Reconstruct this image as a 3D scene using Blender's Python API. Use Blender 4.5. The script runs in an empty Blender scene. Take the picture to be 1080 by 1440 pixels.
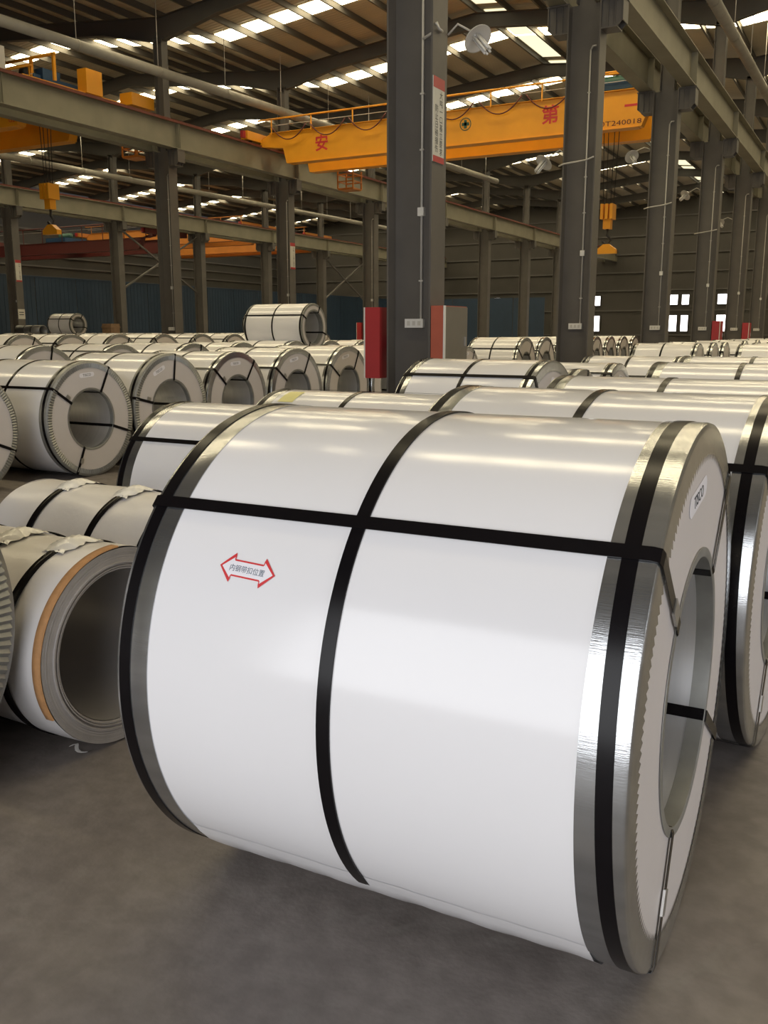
import bpy, bmesh, math, random
from mathutils import Vector, Matrix

random.seed(7)
PI = math.pi
scene = bpy.context.scene
COL = scene.collection

# ---------------------------------------------------------------- camera
cam_d = bpy.data.cameras.new('camera')
cam_d.sensor_fit = 'VERTICAL'
cam_d.sensor_height = 36.0
cam_d.lens = 36.0 * 1285.0 / 1440.0
cam_d.clip_end = 400
cam = bpy.data.objects.new('camera', cam_d)
COL.objects.link(cam)
cam.location = (0, 0, 1.52)
cam.rotation_euler = (math.radians(90 - 11.138), 0, math.radians(28.531))
scene.camera = cam

# ---------------------------------------------------------------- world, light, exposure
SKYLIGHT = 12.5
RIDGE = 1.1
DOOR_W = 630.0
SIDE_W = 420.0
world = bpy.data.worlds.new('world')
scene.world = world
world.use_nodes = True
bg = world.node_tree.nodes['Background']
bg.inputs[0].default_value = (0.78, 0.86, 1.0, 1)
bg.inputs[1].default_value = 1.2

def area(name, loc, rot, sx, sy, power, col):
    d = bpy.data.lights.new(name, 'AREA')
    d.shape = 'RECTANGLE'; d.size = sx; d.size_y = sy; d.energy = power; d.color = col
    o = bpy.data.objects.new(name, d); COL.objects.link(o)
    o.location = loc; o.rotation_euler = rot
    return o
# daylight through the open gate of the hall, behind the photographer
area('gate_daylight', (-1.0, -6.95, 3.1), (-PI / 2, 0, PI), 11.0, 6.0, DOOR_W, (1.0, 0.985, 0.97))
# added light from an unseen opening on the right, brightens the coil ends
area('added_side_light', (12.15, 2.0, 2.6), (0, PI / 2, 0), 4.8, 12.0, SIDE_W, (0.98, 0.98, 1.0))

scene.view_settings.view_transform = 'Standard'
scene.view_settings.look = 'None'
scene.view_settings.exposure = 0.0
scene.view_settings.gamma = 1.0
scene.view_settings.use_curve_mapping = False
scene.cycles.max_bounces = 7
scene.cycles.diffuse_bounces = 4
scene.cycles.glossy_bounces = 4

# ---------------------------------------------------------------- materials
MATS = {}
def mat(name, col, rough=0.5, metal=0.0, noise=0.0, nscale=4.0, bump=0.0, bscale=30.0, stretch=None,
        emit=None, spec=0.5, col2=None, coat=0.0, sheen=None):
    m = bpy.data.materials.new(name); m.use_nodes = True
    nt = m.node_tree; b = nt.nodes['Principled BSDF']
    b.inputs['Base Color'].default_value = (*col, 1)
    b.inputs['Roughness'].default_value = rough
    b.inputs['Metallic'].default_value = metal
    b.inputs['Specular IOR Level'].default_value = spec
    b.inputs['Coat Weight'].default_value = coat
    b.inputs['Coat Roughness'].default_value = 0.12
    if emit:
        b.inputs['Emission Color'].default_value = (*emit[0], 1)
        b.inputs['Emission Strength'].default_value = emit[1]
    if noise or bump:
        tc = nt.nodes.new('ShaderNodeTexCoord'); mp = nt.nodes.new('ShaderNodeMapping')
        nt.links.new(tc.outputs['Object'], mp.inputs[0])
        if stretch: mp.inputs['Scale'].default_value = stretch
        if noise:
            n = nt.nodes.new('ShaderNodeTexNoise'); n.inputs['Scale'].default_value = nscale
            n.inputs['Detail'].default_value = 6; nt.links.new(mp.outputs[0], n.inputs['Vector'])
            r = nt.nodes.new('ShaderNodeValToRGB')
            c2 = col2 if col2 else tuple(max(0, c * (1 - noise)) for c in col)
            r.color_ramp.elements[0].position = 0.3; r.color_ramp.elements[1].position = 0.7
            r.color_ramp.elements[0].color = (*c2, 1); r.color_ramp.elements[1].color = (*col, 1)
            nt.links.new(n.outputs[0], r.inputs[0]); nt.links.new(r.outputs[0], b.inputs['Base Color'])
        if bump:
            n2 = nt.nodes.new('ShaderNodeTexNoise'); n2.inputs['Scale'].default_value = bscale
            n2.inputs['Detail'].default_value = 4; nt.links.new(mp.outputs[0], n2.inputs['Vector'])
            bp = nt.nodes.new('ShaderNodeBump'); bp.inputs['Strength'].default_value = bump
            bp.inputs['Distance'].default_value = 0.02
            nt.links.new(n2.outputs[0], bp.inputs['Height']); nt.links.new(bp.outputs[0], b.inputs['Normal'])
    MATS[name] = m
    return m

mat('film', (0.80, 0.79, 0.80), rough=0.145, noise=0.02, nscale=2.0, bump=0.03, bscale=2.2, spec=0.5)
mat('film_loose', (0.74, 0.72, 0.72), rough=0.3, noise=0.06, nscale=3.0, bump=0.25, bscale=6.0)
mat('film_fold', (0.86, 0.85, 0.83), rough=0.2, noise=0.1, nscale=8.0, bump=0.15, bscale=12.0)
mat('paper', (0.63, 0.585, 0.565), rough=0.45, noise=0.05, nscale=3.0, bump=0.06, bscale=3.0)
mat('galv', (0.56, 0.575, 0.59), rough=0.19, metal=0.92, noise=0.18, nscale=6.0, bump=0.05, bscale=90.0, stretch=(0.25, 4, 4))
mat('galv_dull', (0.34, 0.34, 0.32), rough=0.45, metal=0.6, noise=0.2, nscale=12.0)
mat('bore_steel', (0.74, 0.74, 0.75), rough=0.36, metal=0.75, noise=0.1, nscale=5.0, stretch=(6, 0.3, 0.3))
mat('bore_dark', (0.44, 0.42, 0.41), rough=0.32, metal=0.3, noise=0.15, nscale=4.0)
mat('windings', (0.50, 0.47, 0.45), rough=0.5, metal=0.35, noise=0.12, nscale=20.0)
mat('strap', (0.006, 0.005, 0.006), rough=0.24, noise=0.2, nscale=30.0, spec=0.2)
mat('clip', (0.45, 0.44, 0.42), rough=0.35, metal=0.8)
mat('kraft', (0.52, 0.27, 0.11), rough=0.75, noise=0.2, nscale=40.0)
mat('sticker_white', (0.82, 0.80, 0.84), rough=0.4)
mat('sticker_red', (0.62, 0.035, 0.04), rough=0.45)
mat('ink', (0.02, 0.025, 0.03), rough=0.6)
mat('ink_blue', (0.06, 0.10, 0.15), rough=0.6)
mat('yellow_tag', (0.72, 0.67, 0.26), rough=0.5)
mat('column_paint', (0.122, 0.112, 0.102), rough=0.5, noise=0.22, nscale=1.6)
mat('beam_paint', (0.25, 0.232, 0.17), rough=0.55, noise=0.22, nscale=1.2)
mat('rafter_paint', (0.085, 0.08, 0.075), rough=0.6, noise=0.15, nscale=1.0)
mat('purlin_paint', (0.10, 0.092, 0.08), rough=0.6)
mat('rust_red', (0.16, 0.035, 0.02), rough=0.6, noise=0.3, nscale=3.0)
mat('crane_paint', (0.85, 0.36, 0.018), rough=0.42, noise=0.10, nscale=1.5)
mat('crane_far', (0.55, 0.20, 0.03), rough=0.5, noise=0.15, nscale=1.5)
mat('crane_red', (0.10, 0.016, 0.012), rough=0.5)
mat('blue_paint', (0.02, 0.07, 0.16), rough=0.45, noise=0.2, nscale=2.0)
mat('hoarding', (0.022, 0.048, 0.09), rough=0.55, noise=0.25, nscale=0.8)
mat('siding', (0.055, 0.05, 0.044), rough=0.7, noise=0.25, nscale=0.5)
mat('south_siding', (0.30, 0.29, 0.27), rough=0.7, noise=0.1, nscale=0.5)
mat('red_paint', (0.42, 0.035, 0.04), rough=0.4, noise=0.08, nscale=5.0)
mat('red_faded', (0.46, 0.11, 0.065), rough=0.5, noise=0.1, nscale=5.0)
mat('door_grey', (0.17, 0.155, 0.13), rough=0.45, noise=0.1, nscale=4.0)
mat('white_plastic', (0.72, 0.71, 0.68), rough=0.45)
mat('pipe_white', (0.55, 0.53, 0.49), rough=0.5)
mat('duct', (0.30, 0.28, 0.24), rough=0.5, noise=0.15, nscale=3.0)
mat('lamp_white', (0.62, 0.60, 0.56), rough=0.4)
mat('sign_white', (0.58, 0.57, 0.52), rough=0.5)
mat('rubber', (0.02, 0.018, 0.018), rough=0.5)
mat('festoon', (0.10, 0.012, 0.01), rough=0.5)
mat('green_paint', (0.03, 0.10, 0.07), rough=0.5)
mat('wood', (0.26, 0.16, 0.09), rough=0.7, noise=0.3, nscale=10)
mat('bare_grey', (0.20, 0.20, 0.20), rough=0.35, metal=0.6)
mat('skylight', (0.8, 0.78, 0.7), rough=0.6, emit=((1.0, 0.85, 0.54), SKYLIGHT))
mat('ridge_light', (0.7, 0.68, 0.55), rough=0.6, emit=((1.0, 0.92, 0.62), RIDGE))
mat('window_glow', (0.8, 0.8, 0.8), rough=0.4, emit=((1.0, 0.97, 1.0), 4.0))
mat('mudgrey', (0.13, 0.115, 0.105), rough=0.9)

def floor_material():
    m = bpy.data.materials.new('concrete'); m.use_nodes = True; nt = m.node_tree; b = nt.nodes['Principled BSDF']
    tc = nt.nodes.new('ShaderNodeTexCoord')
    def noise(s, d=8, dist=0.0):
        n = nt.nodes.new('ShaderNodeTexNoise'); n.inputs['Scale'].default_value = s; n.inputs['Detail'].default_value = d
        n.inputs['Distortion'].default_value = dist
        nt.links.new(tc.outputs['Object'], n.inputs['Vector']); return n
    def ramp(n, stops):
        r = nt.nodes.new('ShaderNodeValToRGB'); e = r.color_ramp.elements
        e[0].position, e[0].color = stops[0][0], (*stops[0][1], 1)
        e[1].position, e[1].color = stops[1][0], (*stops[1][1], 1)
        for p, c in stops[2:]:
            q = e.new(p); q.color = (*c, 1)
        nt.links.new(n.outputs[0], r.inputs[0]); return r
    base = ramp(noise(1.1, 9, 0.6), [(0.3, (0.165, 0.143, 0.132)), (0.72, (0.235, 0.208, 0.19))])
    fine = ramp(noise(14, 10), [(0.35, (0.80, 0.79, 0.78)), (0.65, (1.05, 1.05, 1.04))])
    mx = nt.nodes.new('ShaderNodeMix'); mx.data_type = 'RGBA'; mx.blend_type = 'MULTIPLY'; mx.inputs[0].default_value = 1
    nt.links.new(base.outputs[0], mx.inputs[6]); nt.links.new(fine.outputs[0], mx.inputs[7])
    # pale scuffs and dark oil marks
    sc = ramp(noise(4.5, 12, 2.0), [(0.60, (0, 0, 0)), (0.72, (1, 1, 1))])
    m2 = nt.nodes.new('ShaderNodeMix'); m2.data_type = 'RGBA'; m2.inputs[7].default_value = (0.25, 0.235, 0.21, 1)
    ml = nt.nodes.new('ShaderNodeMath'); ml.operation = 'MULTIPLY'; ml.inputs[1].default_value = 0.35
    nt.links.new(sc.outputs[0], ml.inputs[0]); nt.links.new(ml.outputs[0], m2.inputs[0]); nt.links.new(mx.outputs[2], m2.inputs[6])
    st = ramp(noise(2.3, 6, 0.8), [(0.28, (1, 1, 1)), (0.36, (0, 0, 0))])
    m3 = nt.nodes.new('ShaderNodeMix'); m3.data_type = 'RGBA'; m3.inputs[7].default_value = (0.075, 0.068, 0.062, 1)
    ml2 = nt.nodes.new('ShaderNodeMath'); ml2.operation = 'MULTIPLY'; ml2.inputs[1].default_value = 0.5
    nt.links.new(st.outputs[0], ml2.inputs[0]); nt.links.new(ml2.outputs[0], m3.inputs[0]); nt.links.new(m2.outputs[2], m3.inputs[6])
    nt.links.new(m3.outputs[2], b.inputs['Base Color'])
    rr = ramp(noise(3.0, 6), [(0.3, (0.42, 0.42, 0.42)), (0.7, (0.66, 0.66, 0.66))])
    nt.links.new(rr.outputs[0], b.inputs['Roughness'])
    bp = nt.nodes.new('ShaderNodeBump'); bp.inputs['Strength'].default_value = 0.12; bp.inputs['Distance'].default_value = 0.01
    nb = noise(60, 6); nt.links.new(nb.outputs[0], bp.inputs['Height']); nt.links.new(bp.outputs[0], b.inputs['Normal'])
    MATS['concrete'] = m

def roof_material():
    m = bpy.data.materials.new('roof_sheet'); m.use_nodes = True; nt = m.node_tree; b = nt.nodes['Principled BSDF']
    b.inputs['Roughness'].default_value = 0.6
    tc = nt.nodes.new('ShaderNodeTexCoord')
    w = nt.nodes.new('ShaderNodeTexWave'); w.wave_type = 'BANDS'; w.bands_direction = 'Y'; w.inputs['Scale'].default_value = 1.6
    nt.links.new(tc.outputs['Object'], w.inputs['Vector'])
    n = nt.nodes.new('ShaderNodeTexNoise'); n.inputs['Scale'].default_value = 0.4
    nt.links.new(tc.outputs['Object'], n.inputs['Vector'])
    r = nt.nodes.new('ShaderNodeValToRGB')
    r.color_ramp.elements[0].color = (0.42, 0.37, 0.27, 1); r.color_ramp.elements[1].color = (0.56, 0.50, 0.38, 1)
    nt.links.new(n.outputs[0], r.inputs[0]); nt.links.new(r.outputs[0], b.inputs['Base Color'])
    bp = nt.nodes.new('ShaderNodeBump'); bp.inputs['Strength'].default_value = 0.5; bp.inputs['Distance'].default_value = 0.03
    nt.links.new(w.outputs[0], bp.inputs['Height']); nt.links.new(bp.outputs[0], b.inputs['Normal'])
    MATS['roof_sheet'] = m
floor_material(); roof_material()

# ---------------------------------------------------------------- helpers
class MB:
    def __init__(s): s.v = []; s.f = []; s.sm = []
    def add(s, verts, faces, smooth=False):
        o = len(s.v); s.v += [tuple(p) for p in verts]
        s.f += [tuple(i + o for i in f) for f in faces]; s.sm += [smooth] * len(faces)
        return s
    def box(s, x0, x1, y0, y1, z0, z1):
        return s.add([(x0, y0, z0), (x1, y0, z0), (x1, y1, z0), (x0, y1, z0), (x0, y0, z1), (x1, y0, z1), (x1, y1, z1), (x0, y1, z1)],
                     [(0, 3, 2, 1), (4, 5, 6, 7), (0, 1, 5, 4), (1, 2, 6, 5), (2, 3, 7, 6), (3, 0, 4, 7)])
    def bar(s, a, b, w, h=None, up=(0, 0, 1)):
        a = Vector(a); b = Vector(b); d = (b - a).normalized(); u = Vector(up)
        if abs(d.dot(u)) > 0.98: u = Vector((1, 0, 0))
        r = d.cross(u).normalized(); u = r.cross(d); h = h or w
        vs = [p + r * (sx * w / 2) + u * (sz * h / 2) for p in (a, b) for sx, sz in ((-1, -1), (1, -1), (1, 1), (-1, 1))]
        return s.add(vs, [(3, 2, 1, 0), (4, 5, 6, 7), (0, 1, 5, 4), (1, 2, 6, 5), (2, 3, 7, 6), (3, 0, 4, 7)])
    def tube(s, pts, rad, seg=10, caps=True):
        pts = [Vector(p) for p in pts]; n = len(pts); vs = []; fs = []
        ref = Vector((0, 0, 1))
        for i, p in enumerate(pts):
            d = (pts[min(i + 1, n - 1)] - pts[max(i - 1, 0)]).normalized()
            rf = ref if abs(d.dot(ref)) < 0.95 else Vector((1, 0, 0))
            r = d.cross(rf).normalized(); u = r.cross(d)
            for k in range(seg):
                a = 2 * PI * k / seg; vs.append(p + (r * math.cos(a) + u * math.sin(a)) * rad)
        for i in range(n - 1):
            for k in range(seg):
                k2 = (k + 1) % seg
                fs.append((i * seg + k, i * seg + k2, (i + 1) * seg + k2, (i + 1) * seg + k))
        if caps: fs += [tuple(range(seg - 1, -1, -1)), tuple(range((n - 1) * seg, n * seg))]
        return s.add(vs, fs, True)
    def prism(s, poly, axis, t0, t1):
        # poly: list of 2d points; axis 'x' -> (y,z); 'y' -> (x,z)
        n = len(poly)
        def P(p, t): return (t, p[0], p[1]) if axis == 'x' else ((p[0], t, p[1]) if axis == 'y' else (p[0], p[1], t))
        vs = [P(p, t0) for p in poly] + [P(p, t1) for p in poly]
        fs = [tuple(range(n)), tuple(range(2 * n - 1, n - 1, -1))] + [(i, i + n, (i + 1) % n + n, (i + 1) % n) for i in range(n)]
        return s.add(vs, fs)
    def lathe(s, prof, seg, closed=False, a0=0.0, a1=2 * PI, smooth=True):
        # profile [(x, r)] turned about the X axis; angle from +Y towards +Z
        full = abs(a1 - a0 - 2 * PI) < 1e-6; n = len(prof); m = seg if full else seg + 1; vs = []; fs = []
        for k in range(m):
            a = a0 + (a1 - a0) * k / seg; c, si = math.cos(a), math.sin(a)
            vs += [(x, r * c, r * si) for x, r in prof]
        for k in range(seg):
            k2 = (k + 1) % m
            for j in range(n if closed else n - 1):
                j2 = (j + 1) % n
                fs.append((k * n + j, k2 * n + j, k2 * n + j2, k * n + j2))
        return s.add(vs, fs, smooth)
    def mesh(s, name, material, fix=True):
        me = bpy.data.meshes.new(name); me.from_pydata(s.v, [], s.f)
        if s.sm and any(s.sm): me.polygons.foreach_set('use_smooth', s.sm)
        if fix:
            b = bmesh.new(); b.from_mesh(me); bmesh.ops.recalc_face_normals(b, faces=b.faces); b.to_mesh(me); b.free()
        me.materials.append(MATS[material]); me.update()
        return me

def link(name, data, parent=None, loc=(0, 0, 0), rot=(0, 0, 0)):
    o = bpy.data.objects.new(name, data); COL.objects.link(o)
    o.location = loc; o.rotation_euler = rot
    if parent is not None: o.parent = parent
    return o
def obj(name, mb, material, parent=None, loc=(0, 0, 0), rot=(0, 0, 0)):
    return link(name, mb.mesh(name, material), parent, loc, rot)
def tag(o, label=None, cat=None, group=None, kind=None):
    if label: o['label'] = label
    if cat: o['category'] = cat
    if group: o['group'] = group
    if kind: o['kind'] = kind
    return o
def thing(name, label, cat, loc=(0, 0, 0), rotz=0.0, group=None):
    o = link(name, None, None, loc, (0, 0, rotz)); return tag(o, label, cat, group)
def struct(name, label=None, loc=(0, 0, 0), cat=None):
    o = link(name, None, None, loc); return tag(o, label, cat, None, 'structure')
def sharp(me, deg=35):
    try: me.set_sharp_from_angle(angle=math.radians(deg))
    except Exception: pass
    return me
_txt = {}
def text_mesh(body, size, material, depth=0.0, width=None, bold=0.0):
    key = (body, size, material, depth, width, bold)
    if key in _txt: return _txt[key]
    cu = bpy.data.curves.new('lettering', 'FONT'); cu.body = body; cu.size = size
    cu.align_x = 'CENTER'; cu.align_y = 'CENTER'; cu.extrude = depth; cu.offset = bold; cu.resolution_u = 2
    o = bpy.data.objects.new('lettering', cu); COL.objects.link(o)
    dg = bpy.context.evaluated_depsgraph_get()
    me = bpy.data.meshes.new_from_object(o.evaluated_get(dg))
    bpy.data.objects.remove(o); bpy.data.curves.remove(cu)
    xs = [v.co.x for v in me.vertices]; ys = [v.co.y for v in me.vertices]
    cx, cy = (min(xs) + max(xs)) / 2, (min(ys) + max(ys)) / 2
    k = (width / (max(xs) - min(xs))) if width else 1.0
    for v in me.vertices: v.co = ((v.co.x - cx) * k, v.co.y - cy, v.co.z)
    me.materials.clear(); me.materials.append(MATS[material]); me.name = 'lettering'
    _txt[key] = me
    return me
ORD = ['first', 'second', 'third', 'fourth', 'fifth', 'sixth', 'seventh', 'eighth', 'ninth', 'tenth', 'eleventh', 'twelfth',
       'thirteenth', 'fourteenth', 'fifteenth', 'sixteenth', 'seventeenth', 'eighteenth', 'nineteenth', 'twentieth']

# ================================================================ THE HALL
BAY = 7.5; Y0 = 11.62
ROWS = {'west': -58.0, 'B': -40.6, 'A': -23.4, 'K': -5.82, 'E': 11.8}
YS, YN = -7.0, 86.6
fl = MB(); fl.add([(-60, YS - 4, 0), (30, YS - 4, 0), (30, YN + 1, 0), (-60, YN + 1, 0)], [(0, 1, 2, 3)])
tag(obj('floor', fl, 'concrete'), 'stained grey concrete floor of the steel warehouse', None, None, 'structure')

# ---- walls
def wall(name, mb, material, label):
    return tag(obj(name, mb, material), label, None, None, 'structure')
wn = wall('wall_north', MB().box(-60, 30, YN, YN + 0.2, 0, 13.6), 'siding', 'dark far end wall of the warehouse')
for z in (1.2, 3.4, 5.2, 6.8, 8.4, 10.0, 11.6):
    obj('girt', MB().box(-60, 30, YN - 0.12, YN, z, z + 0.12), 'rafter_paint', wn)
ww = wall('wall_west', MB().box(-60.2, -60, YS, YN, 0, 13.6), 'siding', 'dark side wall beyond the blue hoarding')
for z in (1.2, 3.4, 5.0, 5.8, 6.6, 7.4, 8.2, 9.4, 11.0):
    obj('girt', MB().box(-60, -59.88, 20, YN, z, z + 0.12), 'purlin_paint', ww)
wall('wall_east', MB().box(12.2, 12.4, YS, -4.0, 0, 13.6).box(12.2, 12.4, 8.0, YN, 0, 13.6).box(12.2, 12.4, -4.0, 8.0, 5.0, 13.6), 'south_siding', 'pale side wall with an opening added for the side light, outside the frame')  # unseen opening added to hold the side light
ws = MB()
ws.box(-60, -6.6, YS - 0.2, YS, 0, 13.6); ws.box(4.6, 12.4, YS - 0.2, YS, 0, 13.6); ws.box(-6.6, 4.6, YS - 0.2, YS, 6.2, 13.6)
wall('wall_south', ws, 'south_siding', 'pale end wall with an open gate, behind the photographer')

# ---- end-wall windows (lit from outside)
wnum = 0
def window(x0, x1, z0, z1, label):
    global wnum; wnum += 1
    w = struct('window_%d' % wnum, label, ((x0 + x1) / 2, YN - 0.14, z0))
    hw = (x1 - x0) / 2; h = z1 - z0
    obj('pane', MB().box(-hw, hw, 0.02, 0.05, 0, h), 'window_glow', w)
    f = MB(); t = 0.07
    f.box(-hw - t, -hw, 0, 0.14, -t, h + t); f.box(hw, hw + t, 0, 0.14, -t, h + t)
    f.box(-hw, hw, 0, 0.14, -t, 0); f.box(-hw, hw, 0, 0.14, h, h + t)
    obj('window_frame', f, 'siding', w)
for i, (xc, w) in enumerate(((-34.3, 0.6), (-27.8, 0.5), (-24.4, 0.7), (-17.35, 0.65), (-16.35, 0.6), (-13.1, 1.0))):
    window(xc - w / 2, xc + w / 2, 3.95, 4.8, 'small bright upper window in the far end wall, %s counting from the left' % ORD[i])
    if xc > -27: window(xc - w / 2, xc + w / 2, 1.6, 3.0, 'tall bright lower window in the far end wall, %s counting from the left' % ORD[i - 2])

# ---- blue hoarding between the far columns
hz = struct('wall_hoarding', 'dark blue sheet hoarding standing behind the far columns', (-42.4, 0, 0))
y = 28.0; k = 0
me_p = None
while y < 85:
    g = MB().box(-0.04, 0.0, 0.03, 2.97, 0.0, 4.55)
    for q in range(1, 10): g.box(0.0, 0.012, q * 0.3 - 0.03, q * 0.3 + 0.03, 0.05, 4.5)
    if me_p is None: me_p = g.mesh('hoarding_panel', 'hoarding')
    link('hoarding_panel', me_p, hz, (0, y, 0)); y += 3.0
for i in range(5):
    link('hoarding_panel', me_p, hz, (0.2 + i * 3.0 + 3.0, 80.0, 0), (0, 0, PI / 2))
obj('hoarding_rail', MB().box(-0.1, 0.03, 28, 86, 4.55, 4.62), 'hoarding', hz)

# ---- columns
def frame_y(n): return Y0 + BAY * n
def col_meshes():
    m = {}
    m['flange'] = MB().box(-0.013, 0.013, -0.22, 0.22, 0, 7.85).mesh('flange', 'column_paint')
    m['web'] = MB().box(-0.31, 0.31, -0.009, 0.009, 0, 7.85).mesh('web', 'column_paint')
    m['base_plate'] = MB().box(-0.42, 0.42, -0.32, 0.32, 0, 0.03).mesh('base_plate', 'column_paint')
    c = MB()
    for dy in (-0.15, 0.15): c.prism([(0, 7.85), (0.42, 7.85), (0.42, 7.45), (0.3, 7.32), (0, 7.32)], 'y', dy - 0.01, dy + 0.01)
    c.box(0, 0.44, -0.2, 0.2, 7.83, 7.86); c.box(0, 0.31, -0.2, 0.2, 7.31, 7.335); c.box(0.40, 0.42, -0.19, 0.19, 7.42, 7.85)
    for x in (0.12, 0.26): c.box(x - 0.01, x + 0.01, -0.19, 0.19, 7.33, 7.84)
    m['corbel'] = c.mesh('corbel', 'column_paint')
    u = MB().box(-0.19, -0.17, -0.16, 0.16, 7.85, 11.6).box(0.17, 0.19, -0.16, 0.16, 7.85, 11.6).box(-0.17, 0.17, -0.008, 0.008, 7.85, 11.6)
    m['upper_column'] = u.mesh('upper_column', 'column_paint')
    m['conduit'] = MB().tube([(0, 0, 1.7), (0, 0, 7.0)], 0.017, 8).tube([(0, 0, 7.0), (0.05, -0.02, 7.06), (0.12, -0.02, 7.06)], 0.017, 8).mesh('conduit', 'pipe_white')
    m['socket_box'] = MB().box(-0.14, 0.14, -0.06, 0, 1.58, 1.70).mesh('socket_box', 'white_plastic')
    sk = MB()
    for x in (-0.08, 0.0, 0.08): sk.box(x - 0.022, x + 0.022, -0.064, -0.06, 1.61, 1.67)
    m['socket_face'] = sk.mesh('socket_face', 'pipe_white')
    m['junction_box'] = MB().box(-0.045, 0.045, -0.05, 0.01, 3.06, 3.17).mesh('junction_box', 'white_plastic')
    m['pipe_clamp'] = MB().box(-0.03, 0.03, -0.02, 0.02, 0, 0.02).mesh('pipe_clamp', 'pipe_white')
    return m
CM = col_meshes()
def column(row, n, label, fittings=True):
    X = ROWS[row]
    c = struct('steel_column', label, (X, frame_y(n), 0), 'column')
    for s in (-1, 1):
        link('flange', CM['flange'], c, (s * 0.322, 0, 0))
        link('corbel', CM['corbel'], c, (s * 0.335, 0, 0), (0, 0, 0 if s > 0 else PI))
    link('web', CM['web'], c); link('base_plate', CM['base_plate'], c); link('upper_column', CM['upper_column'], c)
    if fittings:
        link('conduit', CM['conduit'], c, (0.10, -0.03, 0))
        sb = link('socket_box', CM['socket_box'], c, (0.01, -0.012, 0)); link('socket_face', CM['socket_face'], sb)
        link('junction_box', CM['junction_box'], c, (0.10, -0.02, 0))
        for z in (2.2, 3.9, 4.6, 6.2): link('pipe_clamp', CM['pipe_clamp'], c, (0.10, -0.03, z))
    return c
KC = []
klab = ['big grey steel column nearest the camera, between two red cabinets', 'second grey steel column, just right of the orange crane centre',
        'third grey steel column, at the end of the orange crane', 'fourth grey steel column in the receding row',
        'fifth grey steel column in the receding row', 'sixth grey steel column in the receding row']
for n in range(0, 6): KC.append(column('K', n, klab[n]))
for i, n in enumerate(range(2, 9)):
    column('A', n, 'grey steel column carrying the first far runway beam, %s counting from the left' % ORD[i], n < 6)
for i, n in enumerate(range(3, 9)):
    column('B', n, 'dark steel column in front of the blue hoarding, %s counting from the left' % ORD[i], n < 4)

# ---- runway beams
def ibeam(L, z0, z1, w, tf=0.025, tw=0.014):
    b = MB().box(-w / 2, w / 2, 0, L, z0, z0 + tf).box(-w / 2, w / 2, 0, L, z1 - tf, z1).box(-tw / 2, tw / 2, 0, L, z0 + tf, z1 - tf)
    for y in [0.02, L - 0.02]:
        for s in (-1, 1): b.box(min(s * tw / 2, s * (w / 2 - 0.02)), max(s * tw / 2, s * (w / 2 - 0.02)), y - 0.006, y + 0.006, z0 + tf, z1 - tf)
    return b
seg_me = ibeam(BAY - 0.02, 7.87, 8.75, 0.36).mesh('beam_segment', 'beam_paint')
def runway(row, side, n0, n1, label):
    x = ROWS[row] + side * 0.56
    r = struct('runway_beam', label, (x, 0, 0), 'beam')
    for n in range(n0, n1): link('beam_segment', seg_me, r, (0, frame_y(n) + 0.01, 0))
    ya, yb = frame_y(n0), frame_y(n1)
    obj('crane_rail', MB().box(-0.035, 0.035, ya, yb, 8.75, 8.86), 'rust_red', r)
    if side > 0 and row == 'A': obj('conductor_bar', MB().box(0.13, 0.19, ya, yb, 8.72, 8.80), 'rust_red', r)
    return r
runway('K', 1, -1, 10, 'grey-green runway beam running overhead along the column row')
runway('K', -1, -1, 10, 'inner runway beam carrying the near end of the orange crane')
runway('A', 1, 0, 10, 'long grey-green runway beam under the far end of the orange crane')
runway('A', -1, 0, 10, 'hidden runway beam behind the long grey-green one')
runway('B', 1, 1, 10, 'distant grey-green runway beam above the blue hoarding')
runway('B', -1, 1, 10, 'hidden runway beam behind the distant grey-green one')

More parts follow.
